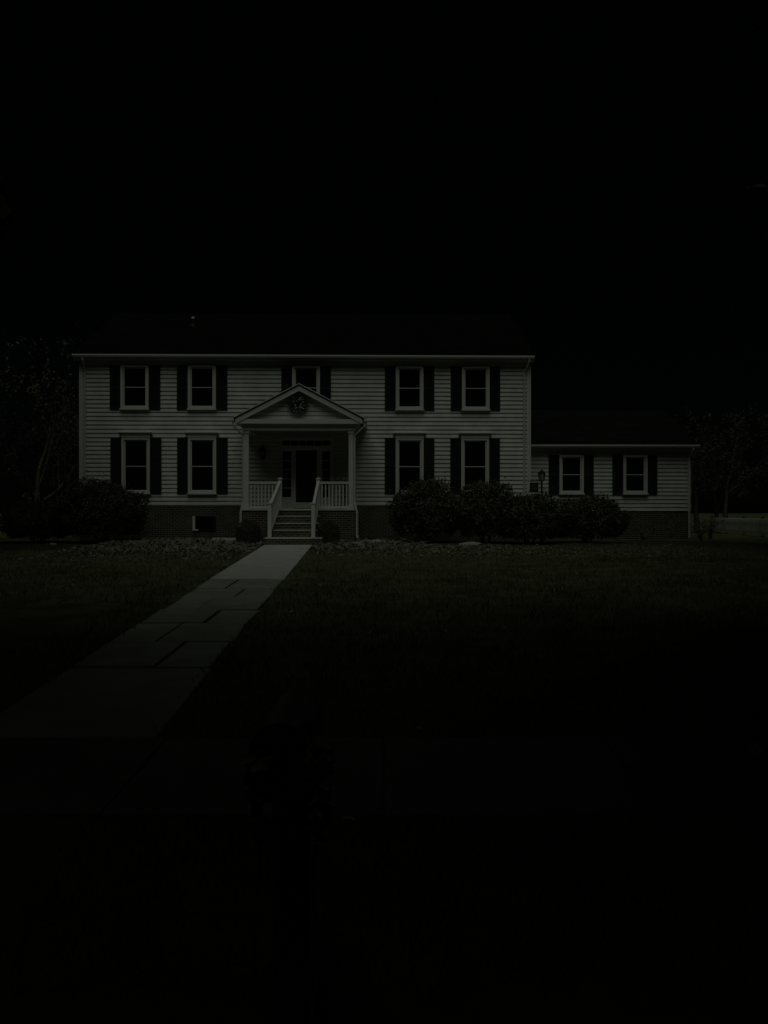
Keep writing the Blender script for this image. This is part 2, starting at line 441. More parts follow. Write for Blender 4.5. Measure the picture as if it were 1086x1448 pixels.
b=MB(); b.box(c0-.15,c1+.15,PV-.135,PV-.121,ZB,ZB+.045); b.build('beam_moulding',M['trim'],be)
b=MB(); b.box(c0+.10,c1-.10,PV+.12,-.05,ZB+.12,ZB+.15); b.build('porch_ceiling',M['ceil'],house)
# boxed cornice
b=MB(); b.box(eu0+.06,eu1-.06,OVP,PV-.0,ze0+.0,ze1)
b.box(eu0+.06,c0-.141,PV,-.05,ze0,ze1); b.box(c1+.141,eu1-.06,PV,-.05,ze0,ze1)
b.build('porch_cornice',M['trim'],house)
# porch tympanum siding
b=MB(); z=ze1; ex=.1555
sl=(ap-ze1)/(eu1-em)
while z<ap-.15:
    t=z+ex-.03
    h0=(ap-z)/sl; h1=max(0.02,(ap-t)/sl)
    y0,y1=PV-.06,PV-.045
    b.add([(em-h0,y0,z),(em+h0,y0,z),(em+h1,y1,t),(em-h1,y1,t),(em-h0,PV-.0,z),(em+h0,PV-.0,z),(em+h1,PV-.0,t),(em-h1,PV-.0,t)],
          [(0,1,2,3),(7,6,5,4),(0,4,5,1),(3,2,6,7),(0,3,7,4),(1,5,6,2)])
    z=z+ex
b.prism([(eu0+.1,ze1),(eu1-.1,ze1),(em,ap-.03)],PV-.001,PV+.02)
b.build('gable_siding',M['siding'],house)
b=MB()
rk=.175
def rake(b,sgn,v0,v1,zo,zt):
    e=eu1-em
    p=[(em,ap-zo),(em+sgn*e,ze1-zo+.02),(em+sgn*e,ze1-zt+.02),(em,ap-zt)]
    if sgn>0: p=p[::-1]
    b.prism(p,v0,v1)
for s in (-1,1): rake(b,s,OVP-.03,OVP+.005,.0,rk+.01)
for s in (-1,1): rake(b,s,OVP+.005,PV+.02,.01,.05)
b.build('rake_board',M['trim'],house)
b=MB()
for s in (-1,1):
    e=eu1-em+.05; dz=sl*.05
    p=[(em,ap+.005),(em+s*e,ze1+.025-dz),(em+s*e,ze1+.075-dz),(em,ap+.055)]
    if s<0: p=p[::-1]
    b.prism(p,OVP-.06,-.04)
pr=b.build('porch_roof',M['shingle'],house)
b=MB()
for s in (-1,1):
    e=eu1-em+.06; dz=sl*.06
    p=[(em,ap+.035),(em+s*e,ze1+.055-dz),(em+s*e,ze1+.085-dz),(em,ap+.065)]
    if s<0: p=p[::-1]
    b.prism(p,OVP-.085,OVP-.061)
b.build('drip_edge',M['trim'],pr)
for s,eu in ((-1,eu0),(1,eu1)):
    b=MB(); x=eu+s*.05
    b.hexa([(x,OVP-.05,ze1-.09),(x+s*.10,OVP-.05,ze1-.05),(x+s*.10,OVP-.05,ze1+.03),(x,OVP-.05,ze1+.03)],
           [(x,-.04,ze1-.09),(x+s*.10,-.04,ze1-.05),(x+s*.10,-.04,ze1+.03),(x,-.04,ze1+.03)])
    b.build('porch_gutter',M['trim'],house)
# porch downspouts
for s,eu,cx,elb in ((-1,eu0,c0,hu(341,PV)),(1,eu1,c1,hu(505,PV))):
    a=eu+s*.08; x=cx+s*.125
    zt=ze1-.05
    downspout([(a,OVP+.02,zt),(a,OVP+.02,zt-.18),(x,PV-.02,zt-.48),(x,PV-.02,ZD+.25),(elb,PV-.12,ZD-.15),(elb,PV-.12,ZD-.55 if s<0 else .28),(elb+s*.02,PV-.16,(ZD-.6) if s<0 else .2)],'porch_downspout')
# deck and its brick base
b=MB(); b.box(c0-.16,c1+.18,PV-.02,-.03,ZD-.055,ZD-.002); b.build('porch_deck',M['deck'],house)
b=MB(); b.box(c0-.16,c1+.18,PV-.14,PV-.021,ZD-.055,ZD); b.build('deck_edge',M['concrete'],house)
b=MB(); b.box(c0-.12,c1+.14,PV-.10,-.03,-.35,ZD-.056); b.build('porch_foundation',M['brick'],house)
# steps
nw=.06
t0=hu(396,PV); t1=hu(450,PV)
lv=[(729.5,-.30),(739.5,-.60),(749.5,-.90)]
b=MB(); n_=MB()
vprev=PV-.10
us0,us1=t0-.10,t1+.06
for i,(py,dv) in enumerate(lv):
    v=PV-.14+dv; zt=hz(py,415,v)
    b.box(us0,us1,v+.02,v+.32,-.3,zt-.029)
    n_.box(us0-.01,us1+.01,v,v+.318,zt-.028,zt)
steps=b.build('front_steps',M['brick'],house)
n_.build('stair_tread',M['concrete'],steps)
vb=PV-.14-1.24; zt=hz(760,412,vb)
b=MB(); b.box(us0-.22,us1+.14,vb+.02,vb+.36,-.3,zt-.05); b.build('bottom_step',M['brick'],steps)
b=MB(); b.box(us0-.24,us1+.16,vb,vb+.36,zt-.049,zt); b.build('stair_tread',M['concrete'],steps)
ZST=zt
# railings
zr=hz(681,372,PV); zbr=hz(716.5,372,PV)
bal=None
def railing(x0,x1,xn):
    b=MB(); b.box(x0,x1,PV-.045,PV+.045,zr-.08,zr); r=b.build('porch_railing',M['trim'],house)
    b=MB(); b.box(x0,x1,PV-.03,PV+.03,zbr-.06,zbr+.02); b.build('bottom_rail',M['trim'],r)
    n=8; me=MB().box(-.021,.021,-.021,.021,zbr+.021,zr-.081).mesh('baluster',M['trim'])
    for i in range(n):
        x=x0+(x1-x0)*(i+.6)/(n+.2); link('baluster',me,r,(x,PV,0))
    return r
railing(c0+cw+.001,t0-nw-.001,t0); railing(t1+nw+.001,c1-cw-.001,t1)
zn=hz(676,396,PV)
vn=vb+.20
znb=hz(710.5,381,vn)
for x,xb in ((t0,hu(381.5,vn)),(t1,hu(443,vn))):
    b=MB(); b.box(x-nw,x+nw,PV-nw,PV+nw,ZD,zn-.045); npst=b.build('newel_post',M['trim'],house)
    b=MB(); b.box(x-nw-.025,x+nw+.025,PV-nw-.025,PV+nw+.025,zn-.044,zn-.01); b.add([(x-nw,PV-nw,zn-.01),(x+nw,PV-nw,zn-.01),(x+nw,PV+nw,zn-.01),(x-nw,PV+nw,zn-.01),(x,PV,zn+.02)],[(0,1,4),(1,2,4),(2,3,4),(3,0,4)]); b.build('post_cap',M['trim'],npst)
    b=MB(); b.box(xb-nw,xb+nw,vn-nw,vn+nw,ZST,znb-.045); npst=b.build('newel_post',M['trim'],house)
    b=MB(); b.box(xb-nw-.025,xb+nw+.025,vn-nw-.025,vn+nw+.025,znb-.044,znb-.01); b.add([(xb-nw,vn-nw,znb-.01),(xb+nw,vn-nw,znb-.01),(xb+nw,vn+nw,znb-.01),(xb-nw,vn+nw,znb-.01),(xb,vn,znb+.02)],[(0,1,4),(1,2,4),(2,3,4),(3,0,4)]); b.build('post_cap',M['trim'],npst)
    za,zb_=znb-.10,zr-.02
    va,vc=vn+nw+.001,PV-nw-.001
    def bar(d0,d1,w):
        b=MB(); b.hexa([(xb-w,va,za+d0),(xb+w,va,za+d0),(xb+w,va,za+d1),(xb-w,va,za+d1)],[(x-w,vc,zb_+d0),(x+w,vc,zb_+d0),(x+w,vc,zb_+d1),(x-w,vc,zb_+d1)]); return b
    r=bar(-.06,.03,.045).build('stair_railing',M['trim'],house)
    lo0=ZST+.12-za; 
    b=MB(); b.hexa([(xb-.03,va,ZST+.12),(xb+.03,va,ZST+.12),(xb+.03,va,ZST+.19),(xb-.03,va,ZST+.19)],[(x-.03,vc,ZD+.08),(x+.03,vc,ZD+.08),(x+.03,vc,ZD+.15),(x-.03,vc,ZD+.15)]); b.build('bottom_rail',M['trim'],r)
    for i in range(9):
        t=(i+.7)/9.4; v=va+(vc-va)*t
        xm=xb+(x-xb)*t; b=MB(); b.box(xm-.02,xm+.02,v-.02,v+.02,ZST+.185+(ZD+.15-ZST-.19)*t,za-.055+(zb_-za)*t); b.build('baluster',M['trim'],r)
# door assembly
DW=(hu(396.5),hu(472)); DZ1=hz(619); ZT=ZD+.03
dl,dr=hu(418.8),hu(448.2); dt=hz(637); db=hz(710.5)
sl0,sl1=hu(399.8),hu(412.2); sr0,sr1=hu(456),hu(467.2)
tz0,tz1=hz(630.5),hz(623.3)
b=MB()
y0,y1=-.125,-.0
b.box(DW[0],sl0,y0,y1,ZT,DZ1); b.box(sl1,dl,y0,y1,ZT,tz0-.10); b.box(dr,sr0,y0,y1,ZT,tz0-.10); b.box(sr1,DW[1],y0,y1,ZT,DZ1)
b.box(sl0,sr1,y0,y1,tz1,DZ1); b.box(sl0,sr1,y0-.004,y1,tz0-.10,tz0)
b.box(dl,dr,y0,y1,dt,tz0-.10)
for a,c in ((sl0,sl1),(sr0,sr1)):
    b.box(a,c,y0+.02,y1,ZT,hz(703)); b.box(a,c,y0+.01,y1,hz(638.5),tz0-.10)
df=b.build('door_surround',M['trim'],house)
b=MB(); b.box(dl-.1,dr+.1,y0-.07,y0-.001,ZT-.0,db-.0); b.box(sl0,sr1,-.122,0,ZD,ZT); b.build('door_sill',M['trim'],df)
b=MB(); b.box(dl,dr,-.08,-.05,db,dt); do=b.build('front_door',M['door'],house)
b=MB()
for (a0,a1,e0,e1) in ((.06,.42,.12,.45),(.48,.84,.12,.45),(.06,.42,.55,.92),(.48,.84,.55,.92)): pass
w=dr-dl; h=dt-db
for px0,px1 in ((.12,.46),(.54,.88)):
    for pz0,pz1 in ((.08,.36),(.42,.72),(.77,.93)):
        b.box(dl+w*px0,dl+w*px1,-.09,-.0801,db+h*pz0,db+h*pz1)
b.build('door_panel',M['door'],do)
b=MB(); b.lathe([(.0,.0),(.03,.005),(.03,.03),(.012,.035)],(0,0,0),10); hn=b.build('door_handle',M['iron'],do,(dr-.09,-.081,db+h*.46)); hn.rotation_euler=(R(90),0,0)
for a,c,nm in ((sl0,sl1,4),(sr0,sr1,4)):
    z0,z1=hz(703),hz(638.5)
    b=MB(); b.box(a,c,-.065,-.055,z0,z1); sd=b.build('sidelight',M['glass'],house)
    for i in range(1,nm+1):
        z=z0+(z1-z0)*i/(nm+1); MB().box(a,c,-.085,-.0655,z-.012,z+.012).build('muntin',M['trim'],sd)
b=MB(); b.box(sl0,sr1,-.065,-.055,tz0,tz1); sd=b.build('transom',M['glass'],house)
for i in range(1,6):
    x=sl0+(sr1-sl0)*i/6; MB().box(x-.012,x+.012,-.085,-.0655,tz0,tz1).build('muntin',M['trim'],sd)
# wall lantern by the door
lx=hu(372.5); lz=hz(642)
b=MB(); b.lathe([(.02,-.22),(.085,-.19),(.10,.12),(.12,.14),(.03,.24),(.012,.30)],(lx,-.17,lz),6); b.box(lx-.05,lx+.05,-.075,-.045,lz-.1,lz+.12); b.tube([(lx,-.05,lz+.1),(lx,-.12,lz+.32),(lx,-.17,lz+.29)],.012,5)
wl=b.build('wall_lantern',M['iron'],house)
b=MB(); b.lathe([(.05,-.10),(.06,.05),(.03,.06)],(lx,-.245,lz),6); b.build('lantern_pane',M['lampglass'],wl)

# wing --------------------------------------------------------------------
WV=1.8
wu0,wu1=UR+.001,hu(975,WV)
wzs=hz(722.5,860,WV); wze=hz(634,860,WV-.35)
b=MB(); siding(b,wu0,wu1-.1,WV,wzs,wze-.12); b.build('wing_siding',M['siding'],house)
WD=6.4
b=MB(); b.box(wu0,wu1,WV+.002,WV+WD,-.1,wze-.002)
wr=WD/2*.5
for x0,x1 in ((wu1-.1,wu1),):
    b.add([(x0,WV+.002,wze),(x0,WV+WD,wze),(x0,WV+WD/2,wze+wr),(x1,WV+.002,wze),(x1,WV+WD,wze),(x1,WV+WD/2,wze+wr)],[(0,1,2),(5,4,3),(0,2,5,3),(2,1,4,5),(1,0,3,4)])
b.build('wing_wall',M['siding'],house)
b=MB(); b.box(wu1-.1,wu1+.03,WV-.06,WV+.1,wzs-.02,wze-.12); b.build('corner_board',M['trim'],house)
b=MB(); b.box(wu0,wu1,WV-.062,WV,wze-.12,wze-.003); b.build('frieze_board',M['trim'],house)
b=MB(); b.box(wu0,wu1+.02,WV-.02,WV+.0015,-.35,wzs-.002); b.box(wu1,wu1+.02,WV+.0015,WV+WD,-.35,wzs-.002); b.build('foundation',M['brick'],house)
we=hu(988,WV-.35)
gable_roof('wing_roof',M['shingle2'],UR+.06,we,WV-OV,WV+WD+OV,wze-.02,.5)
soffit_gutter(UR+.04,we,WV-OV,wze,WV-.001)
xg=hu(981,WV-.45); xd=hu(973.5,WV)
downspout([(xg,WV-.44,wze+.04),(xg,WV-.42,wze-.06),(xd,WV-.09,wze-.36),(xd,WV-.09,.05)])
WW=(hz(698,850,WV),hz(643.5,850,WV))
for l,r,sl_,sr_ in ((790,824.4,775,839),(880,914,865,928.7)):
    ul,ur=hu(l,WV),hu(r,WV); c=(ul+ur)/2; hw=.48
    window(c,.96,*WW,v=WV,rail=.5)
    a=hu(sl_,WV); shutter((a+c-hw)/2,.40,WW[0]-.03,WW[1]-.02,WV)
    a=hu(sr_,WV); shutter((a+c+hw)/2,.40,WW[0]-.03,WW[1]-.02,WV)

# world coordinates of a house-local point
def hw_(u,v,w=0):
    c,s=math.cos(TH),math.sin(TH); return Vector((u*c-v*s,HOFF+u*s+v*c,GZ+w))

# wreath in the gable ------------------------------------------------------
wz=hz(571,422,PV-.2)
p=hw_(hu(421.7,PV-.1),PV-.17,wz)
b=MB()
for i in range(1500):
    t=U(0,2*math.pi); rr=.215+random.gauss(0,.055)
    q=Vector((math.cos(t)*rr,U(-.06,.05)-.02,math.sin(t)*rr))
    d=(Vector((math.cos(t)*.6,U(-.9,.1),math.sin(t)*.6))+rv()*.9)
    b.leaf(q,d,rv(),U(.06,.11),U(.02,.04))
for i in range(160):
    t=U(0,2*math.pi); rr=U(0,.17)
    b.leaf(Vector((math.cos(t)*rr,U(-.02,.05),math.sin(t)*rr)),rv(),rv(),U(.05,.09),.03)
wt=b.build('wreath',M['wreath'],None,p); wt.rotation_euler=(0,0,TH)
tag(wt,'round dark greenery wreath hanging in the porch gable','wreath')
b=MB()
for s in (-1,1):
    b.add([(0,-.10,.19),(s*.10,-.12,.26),(s*.13,-.12,.17),(s*.05,-.11,.14)],[(0,1,2,3)])
    b.add([(0,-.10,.19),(s*.03,-.11,.05),(s*.08,-.11,.04)],[(0,1,2)])
b.build('bow',M['wood'],wt)
b=MB()
for i in range(60):
    t=U(0,2*math.pi); rr=U(.10,.27)
    b.leaf(Vector((math.cos(t)*rr,U(-.13,-.08),math.sin(t)*rr)),rv(),Vector((U(-.4,.4),-1,.6)),.06,.045)
b.build('highlight_bits',M['bloom'],wt)  # pale bits added in place of highlights on the shaded wreath

# ------------------------------------------------------------------ plants
top=[.56]
def blob_shrub(b,hw,hd,h,n,L,W,droop=.3,seed=0,shell=.35,base=.0,lump=.22,fs=1.6):
    for i in range(n):
        th=U(0,2*math.pi); 
        cz=U(-.25,1)
        s=math.sqrt(max(0,1-cz*cz))
        d=Vector((math.cos(th)*s,math.sin(th)*s,cz))
        k=1+lump*noise.noise(d*fs+Vector((seed,seed*.7,0)))+lump*.6*noise.noise(d*fs*2.6+Vector((seed,0,seed)))
        r=k*(1-shell*random.random()**1.8)
        zz=h*.32+d.z*r*h*.68
        if zz<.02: zz=U(.02,.25)*h
        if random.random()<.03 and cz>.2 and lump>.1: r*=U(1.08,1.24); zz=h*.32+d.z*r*h*.68
        q=Vector((d.x*r*hw,d.y*r*hd,zz))
        out=Vector((d.x,d.y,d.z*.7+.25))
        dd=out*.7+rv()*.8+Vector((0,0,-droop))
        kk=min(1,top[0]+(1-top[0])*zz/(.62*h)); q.x*=kk; q.y*=kk
        b.leaf(q,dd,out+rv()*.5,U(.7,1.25)*L,U(.7,1.2)*W)
def stems(b,hw,h,n,r=.018):
    for i in range(n):
        a=U(0,2*math.pi); e=U(.3,.85)
        p0=Vector((math.cos(a)*.08,math.sin(a)*.08,-.05)); p2=Vector((math.cos(a)*hw*e,math.sin(a)*hw*e*.8,h*U(.5,.85)))
        p1=p0.lerp(p2,.5)+Vector((0,0,h*.1))+rv()*.08
        b.tube([p0,p1,p2],[r,r*.8,r*.4],5)
def shrub(name,label,cat,x,y,hw,hd,h,n,L,W,m,group=None,droop=.3,seed=1,lump=.22,shell=.35):
    t=thing(name,label,cat,(x,y,lawn_z(x,y)),0,group)
    b=MB(); blob_shrub(b,hw,hd,h,n,L,W,droop,seed,shell,lump=lump); b.build('foliage',M[m],t)
    b=MB(); stems(b,hw,h,14); b.build('stem',M['bark'],t)
    return t
g='rounded shrubs along the front of the house'
shrub('azalea_shrub','broad dark domed shrub under the leftmost ground floor window',"shrub",PX(142,26.2),26.3,1.72,1.45,2.12,19000,.10,.048,'azalea',g,seed=1.3)
shrub('azalea_shrub','lower dark shrub beneath the forked bare tree, left of the house corner',"shrub",PX(50,26.2),26.4,1.3,1.25,1.5,12000,.10,.048,'azalea',g,seed=2.3)
top[0]=.8
shrub('boxwood_shrub','small clipped ball shrub left of the porch steps','shrub',PX(351,25.5),25.45,.44,.44,.84,4500,.042,.022,'boxwood','clipped balls flanking the steps',droop=.0,seed=4.1,lump=.05,shell=.22)
shrub('boxwood_shrub','small clipped ball shrub right of the porch steps','shrub',PX(464,25.5),25.45,.41,.41,.82,4500,.042,.022,'boxwood','clipped balls flanking the steps',droop=.0,seed=5.1,lump=.07,shell=.22)
top[0]=.56
shrub('rhododendron','tall ragged shrub in front of the third ground floor window',"shrub",PX(602,26.7),26.8,1.3,1.1,2.2,9500,.15,.05,'rhodo',g,seed=6.2,droop=.5,lump=.3)
shrub('rhododendron','wide bushy shrub below the rightmost ground floor window of the main house',"shrub",PX(688,26.3),26.3,1.25,1.1,2.0,9500,.15,.05,'rhodo',g,seed=7.7,droop=.5,lump=.25)
shrub('rhododendron','leafy shrub in front of the lamp post and the house corner',"shrub",PX(748,25.6),25.6,1.15,1.1,1.7,8500,.15,.05,'rhodo',g,seed=8.9,droop=.5,lump=.25)
shrub('rhododendron','low spreading shrub under the first window of the side wing',"shrub",PX(832,26.3),26.3,1.42,1.15,1.64,9500,.14,.05,'rhodo',g,seed=9.4,droop=.5,lump=.25)

# dry stalk plants in front of the wing
def stalks(x,y,n,h,spread,label,m='twig',name='dry_plant'):
    t=thing(name,label,'plant',(x,y,lawn_z(x,y)),0,'dry plants by the side wing')
    b=MB(); lf=MB()
    for i in range(n):
        a=U(0,2*math.pi); s=spread*U(.2,1)
        p=[Vector((U(-.1,.1),U(-.1,.1),-.03))]
        for k in range(1,5):
            f=k/4; p.append(Vector((math.cos(a)*s*f*f,math.sin(a)*s*f*f,h*U(.8,1.0)*f*(1-.25*f*s/max(h,.1))))+rv()*.03)
        b.tube(p,[.009,.008,.006,.005,.003],4)
        for k in range(1,5):
            for _ in range(2): lf.leaf(p[k],rv()+Vector((math.cos(a),math.sin(a),.2)),rv(),U(.08,.16),U(.02,.04))
    b.build('stem',M[m],t); lf.build('foliage',M['treeleaf'],t)
stalks(PX(950,28.7),28.7,12,1.15,.5,'tall dry stalks rising against the wing siding')
stalks(PX(990,28.4),28.4,26,.85,.75,'arching clump of dry stems at the far corner of the wing')
stalks(PX(912,28.2),28.2,14,.6,.5,'short dry clump just right of the shrub row')
stalks(PX(1008,30),30.2,16,.8,.5,'thin dry stems left of the low picket fence')

# trees -------------------------------------------------------------------
def grow(b,lf,p,d,r,L,depth,leafL,leafn,tropism=.12,split=3,wig=.28,tips=None):
    n=4; pts=[p.copy()]; rad=[r]
    q=p.copy(); dd=d.normalized()
    for i in range(n):
        dd=(dd+rv()*wig*.6+Vector((0,0,tropism))).normalized()
        q=q+dd*L/n; pts.append(q.copy()); rad.append(r*(1-.42*(i+1)/n))
    b.tube(pts,rad,7 if r>.06 else (5 if r>.02 else 3),cap=False)
    if depth==0:
        for i in range(leafn):
            t=random.random(); k=min(n-1,int(t*n)); s=pts[k].lerp(pts[k+1],t*n-k)
            if lf is not None: lf.leaf(s+rv()*leafL*.8,rv()+dd*.3,rv()+Vector((0,0,.6)),leafL*U(.6,1.3),leafL*U(.35,.6))
        return
    for i in range(split):
        k=random.randint(2,n) if i else n
        nd=(dd*.75+rv()*.85)
        grow(b,lf,pts[k],nd,rad[k]*U(.55,.8),L*U(.62,.85),depth-1,leafL,leafn,tropism,split,wig,tips)
def tree(name,label,x,y,h,r,depth,leafL,leafn,lm,group,lean=(0,0),forks=1,split=3,trop=.12,trunk=.32,z=None):
    t=thing(name,label,'tree',(x,y,gz(y) if z is None else z),0,group)
    b=MB(); lf=MB()
    for i in range(forks):
        a=Vector((lean[0]+(0 if forks==1 else (-.45,.5,.1)[i]),lean[1],1))
        grow(b,lf,Vector((0,0,-.1)),a,r,h*trunk,depth,leafL,leafn,trop,split)
    b.build('trunk',M['bark'],t,smooth=True)
    if lf.v: lf.build('crown',M[lm],t)
    return t
gt='trees beside and behind the house'
random.seed(21)
tree('small_tree','bare forked small tree with fine twigs beside the left house corner',PX(64,30.8),30.8,7.2,.085,5,.09,5,'treeleaf',gt,forks=3,split=3,trop=.06,trunk=.30)
tree('broadleaf_tree','thin leafy tree behind the left end of the house',PX(45,36),36,10,.16,5,.2,6,'treeleaf',gt,split=3)
random.seed(33)
tree('broadleaf_tree','dark leafy tree just behind the end of the side wing',PX(985,40),40,7.4,.15,5,.18,6,'evergreen',gt,split=3)
tree('broadleaf_tree','slender tree with a pale forked branch above the picket fence',PX(1040,38),40,6.8,.13,5,.15,5,'treeleaf',gt,split=3)
tree('broadleaf_tree','dark tree at the right edge beyond the picket fence',PX(1092,37),42,7.8,.15,5,.18,6,'evergreen',gt,split=3)

# unseen trees added to shade the road, near lawn and house ends ------------
random.seed(5)
def shade_tree_meshes():
    b=MB(); lf=MB()
    grow(b,None,Vector((0,0,-.2)),Vector((0,0,1)),.32,4.6,3,.4,0,.15,4)
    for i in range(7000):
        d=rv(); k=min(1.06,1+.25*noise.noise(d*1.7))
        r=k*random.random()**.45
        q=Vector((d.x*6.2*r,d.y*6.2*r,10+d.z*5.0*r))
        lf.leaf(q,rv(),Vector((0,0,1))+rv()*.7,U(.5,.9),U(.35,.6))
    return b.mesh('trunk',M['bark'],True),lf.mesh('crown',M['canopy'])
SHADE_TREES=[(-13,-7.5,0),(-4.5,-7.2,1.2),(4.0,-7.4,2.6),(12.5,-7.3,4.0),(5.4,1.7,.5),(-7.6,2.3,1.7),(-9,-14,.8),(0,-14,2.0),(9,-14,5.1),(13.4,10.5,3.3),(-15.6,8.5,.4),(-11.6,3.6,3.9),(16.8,19.2,1.1),(-16.6,19.2,2.2)]
tm,cm=shade_tree_meshes()
for i,(x,y,rz) in enumerate(SHADE_TREES):
    t=thing('unseen_shade_tree','broad leafy tree added out of view to block light from the foreground','tree',(x,y,gz(y)-.05),rz,'unseen trees added for their shade')
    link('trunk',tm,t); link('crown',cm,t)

# ------------------------------------------------------------------ picket fence
random.seed(11)
fa,fb=Vector((17.35,41,GZ)),Vector((16.35,31.5,GZ))
L=(fb-fa).length; ang=math.atan2(fb.y-fa.y,fb.x-fa.x)
t=thing('picket_fence','low pale picket fence at the right edge beyond the wing','fence',fa,ang)
b=MB(); x=0.05
while x<L:
    b.prism([(x,.05),(x+.075,.05),(x+.075,.74),(x+.0375,.80),(x,.74)],-.01,.01); x+=.15
pk=b.build('pickets',M['fence'],t)
b=MB(); b.box(0,L,.012,.045,.18,.26); b.box(0,L,.012,.045,.56,.64); b.build('rail',M['fence'],t)
me=MB().box(-.055,.055,.046,.15,-.1,.86).mesh('fence_post',M['wood'])
for i in range(5): link('fence_post',me,t,(L*i/4*.985+.06,0,0))

# ------------------------------------------------------------------ lamp post with hanging sign
lx,ly=PX(766,27.2),27.2
t=thing('lamp_post','black lantern post with a hanging name plate standing before the wing','lamp post',(lx,ly,GZ))
zt=PZ(664,27.2)-GZ
b=MB(); b.lathe([(.06,-.1),(.06,.25),(.04,.3),(.035,zt-.42)],(0,0,0),10); b.build('post',M['iron'],t)
b=MB(); b.tube([(0,0,zt-.405),(-.50,0,zt-.405)],.014,6); b.tube([(0,0,zt-.60),(-.09,0,zt-.46),(-.14,0,zt-.41)],.009,5); b.build('sign_arm',M['iron'],t)
b=MB(); b.lathe([(.04,zt-.42),(.09,zt-.40),(.095,zt-.39)],(0,0,0),6); b.lathe([(.135,zt-.14),(.14,zt-.12),(.05,zt-.03),(.015,zt+.0),(.012,zt+.03)],(0,0,0),6)
for k in range(6):
    a=k*math.pi/3; b.tube([(math.cos(a)*.095,math.sin(a)*.095,zt-.39),(math.cos(a)*.13,math.sin(a)*.13,zt-.14)],.009,4)
la=b.build('lantern',M['iron'],t)
b=MB(); b.lathe([(.085,zt-.385),(.118,zt-.145)],(0,0,0),6); b.build('lantern_glass',M['lampglass'],la)
b=MB(); b.box(-.42,-.12,-.012,.012,zt-.80,zt-.46); b.tube([(-.38,0,zt-.46),(-.38,0,zt-.405)],.005,4); b.tube([(-.16,0,zt-.46),(-.16,0,zt-.405)],.005,4)
sg=b.build('hanging_sign',M['iron'],t)
b=MB(); b.box(-.375,-.165,-.017,-.0125,zt-.76,zt-.50); b.build('sign_face',M['sign'],sg)

# ------------------------------------------------------------------ porch pot
pp=hw_(hu(488,-.7),-.7,ZD)
t=thing('potted_plant','pale flowering potted plant on the porch behind the right railing','potted plant',pp)
b=MB(); b.lathe([(.10,.0),(.14,.26),(.155,.26),(.155,.31),(.13,.31),(.12,.27)],(0,0,0),14); b.build('pot',M['pot'],t)
b=MB()
for i in range(260):
    q=Vector((random.gauss(0,.09),random.gauss(0,.09),U(.3,1.0))); b.leaf(q,rv(),rv(),.09,.035)
b.build('foliage',M['treeleaf'],t)
b=MB()
for i in range(26):
    q=Vector((random.gauss(0,.08),random.gauss(0,.06),U(.75,1.15)))
    for k in range(6): b.leaf(q,rv(),rv(),.05,.035)
b.build('bloom',M['bloom'],t)

# ------------------------------------------------------------------ stones, splash block, litter
def rock(name,label,cat,x,y,sx,sy,sz,group=None,m='stone',sd=0):
    import bmesh
    bm=bmesh.new(); bmesh.ops.create_icosphere(bm,subdivisions=3,radius=1)
    for v in bm.verts:
        k=1+.28*noise.noise(v.co*1.4+Vector((sd,sd*1.7,0)))+.1*noise.noise(v.co*4+Vector((sd,0,0)))
        v.co=Vector((v.co.x*k*sx,v.co.y*k*sy,max(-.3,v.co.z*k)*sz))
    me=bpy.data.meshes.new(name); bm.to_mesh(me); bm.free(); me.materials.append(M[m])
    o=link(name,me,None,(x,y,lawn_z(x,y)+.03)); o.rotation_euler=(0,0,sd)
    return tag(o,label,cat,group)
gs='loose stones at the edge of the bed'
rock('stone','largest pale flat stone just right of the right porch downspout','stone',PX(531,25.9),25.9,.30,.22,.13,gs,sd=.4)
rock('stone','long low pale stone in front of the right porch downspout','stone',PX(508,25.3),25.3,.42,.2,.08,gs,sd=1.1)
rock('stone','small pale stone between the right clipped ball and the downspout stones','stone',PX(488,25.6),25.6,.16,.12,.07,gs,sd=2.2)
rock('stone','broad dim stone showing under the gap between the first two right shrubs','stone',PX(664,25.2),25.2,.55,.25,.10,gs,sd=.9)
rock('stone','pale wedge stone at the right foot of the broad left shrub','stone',PX(180,25.4),25.3,.22,.12,.07,gs,sd=3.1)
rock('stone','small stone lost in the shade in front of the left shrubs','stone',PX(86,25.6),25.0,.13,.1,.06,gs,sd=4.4)
b=MB(); b.hexa([(-.45,-.16,.02),(.45,-.16,.02),(.45,-.12,.10),(-.45,-.12,.10)],[(-.45,.16,.02),(.45,.16,.02),(.45,.12,.13),(-.45,.12,.13)])
sb=b.build('splash_block',M['stone'],None,(PX(318,26.4),26.5,GZ+.06)); tag(sb,'long pale splash block left of the left clipped ball','splash block')
rock('stone','pale slab lying on the soil left of the left clipped ball','stone',PX(322,25.6),25.6,.34,.26,.06,gs,sd=5.0)

random.seed(77)
# leaf litter: one uncountable mass
b=MB()
def scatter(n,xa,xb,ya,yb,L,up,pred=None):
    for i in range(n):
        x,y=U(xa,xb),U(ya,yb)
        if XL(y)-.05<x<XR(y)+.05 and y<25.1 and random.random()<.93: continue
        if pred and not pred(x,y): continue
        q=Vector((x,y,lawn_z(x,y)+up+U(0,.03)))
        b.leaf(q,Vector((U(-1,1),U(-1,1),U(-.1,.5))),Vector((U(-.6,.6),U(-.8,.3),1)),L*U(.5,1.4),L*U(.3,.8))
scatter(2600,-9.3,-3.9,21.8,28.2,.13,.05)
scatter(900,-9.3,-3.9,24.5,28.2,.16,.06)
scatter(900,-9.5,-3.9,19,22.6,.09,.03)
scatter(1500,-2.2,.6,22.5,28.2,.13,.05)
scatter(900,-.5,4,21,24.6,.10,.04)
scatter(1500,-2.2,9,20,24.6,.09,.03)
scatter(500,-12,12,9,22,.08,.03)
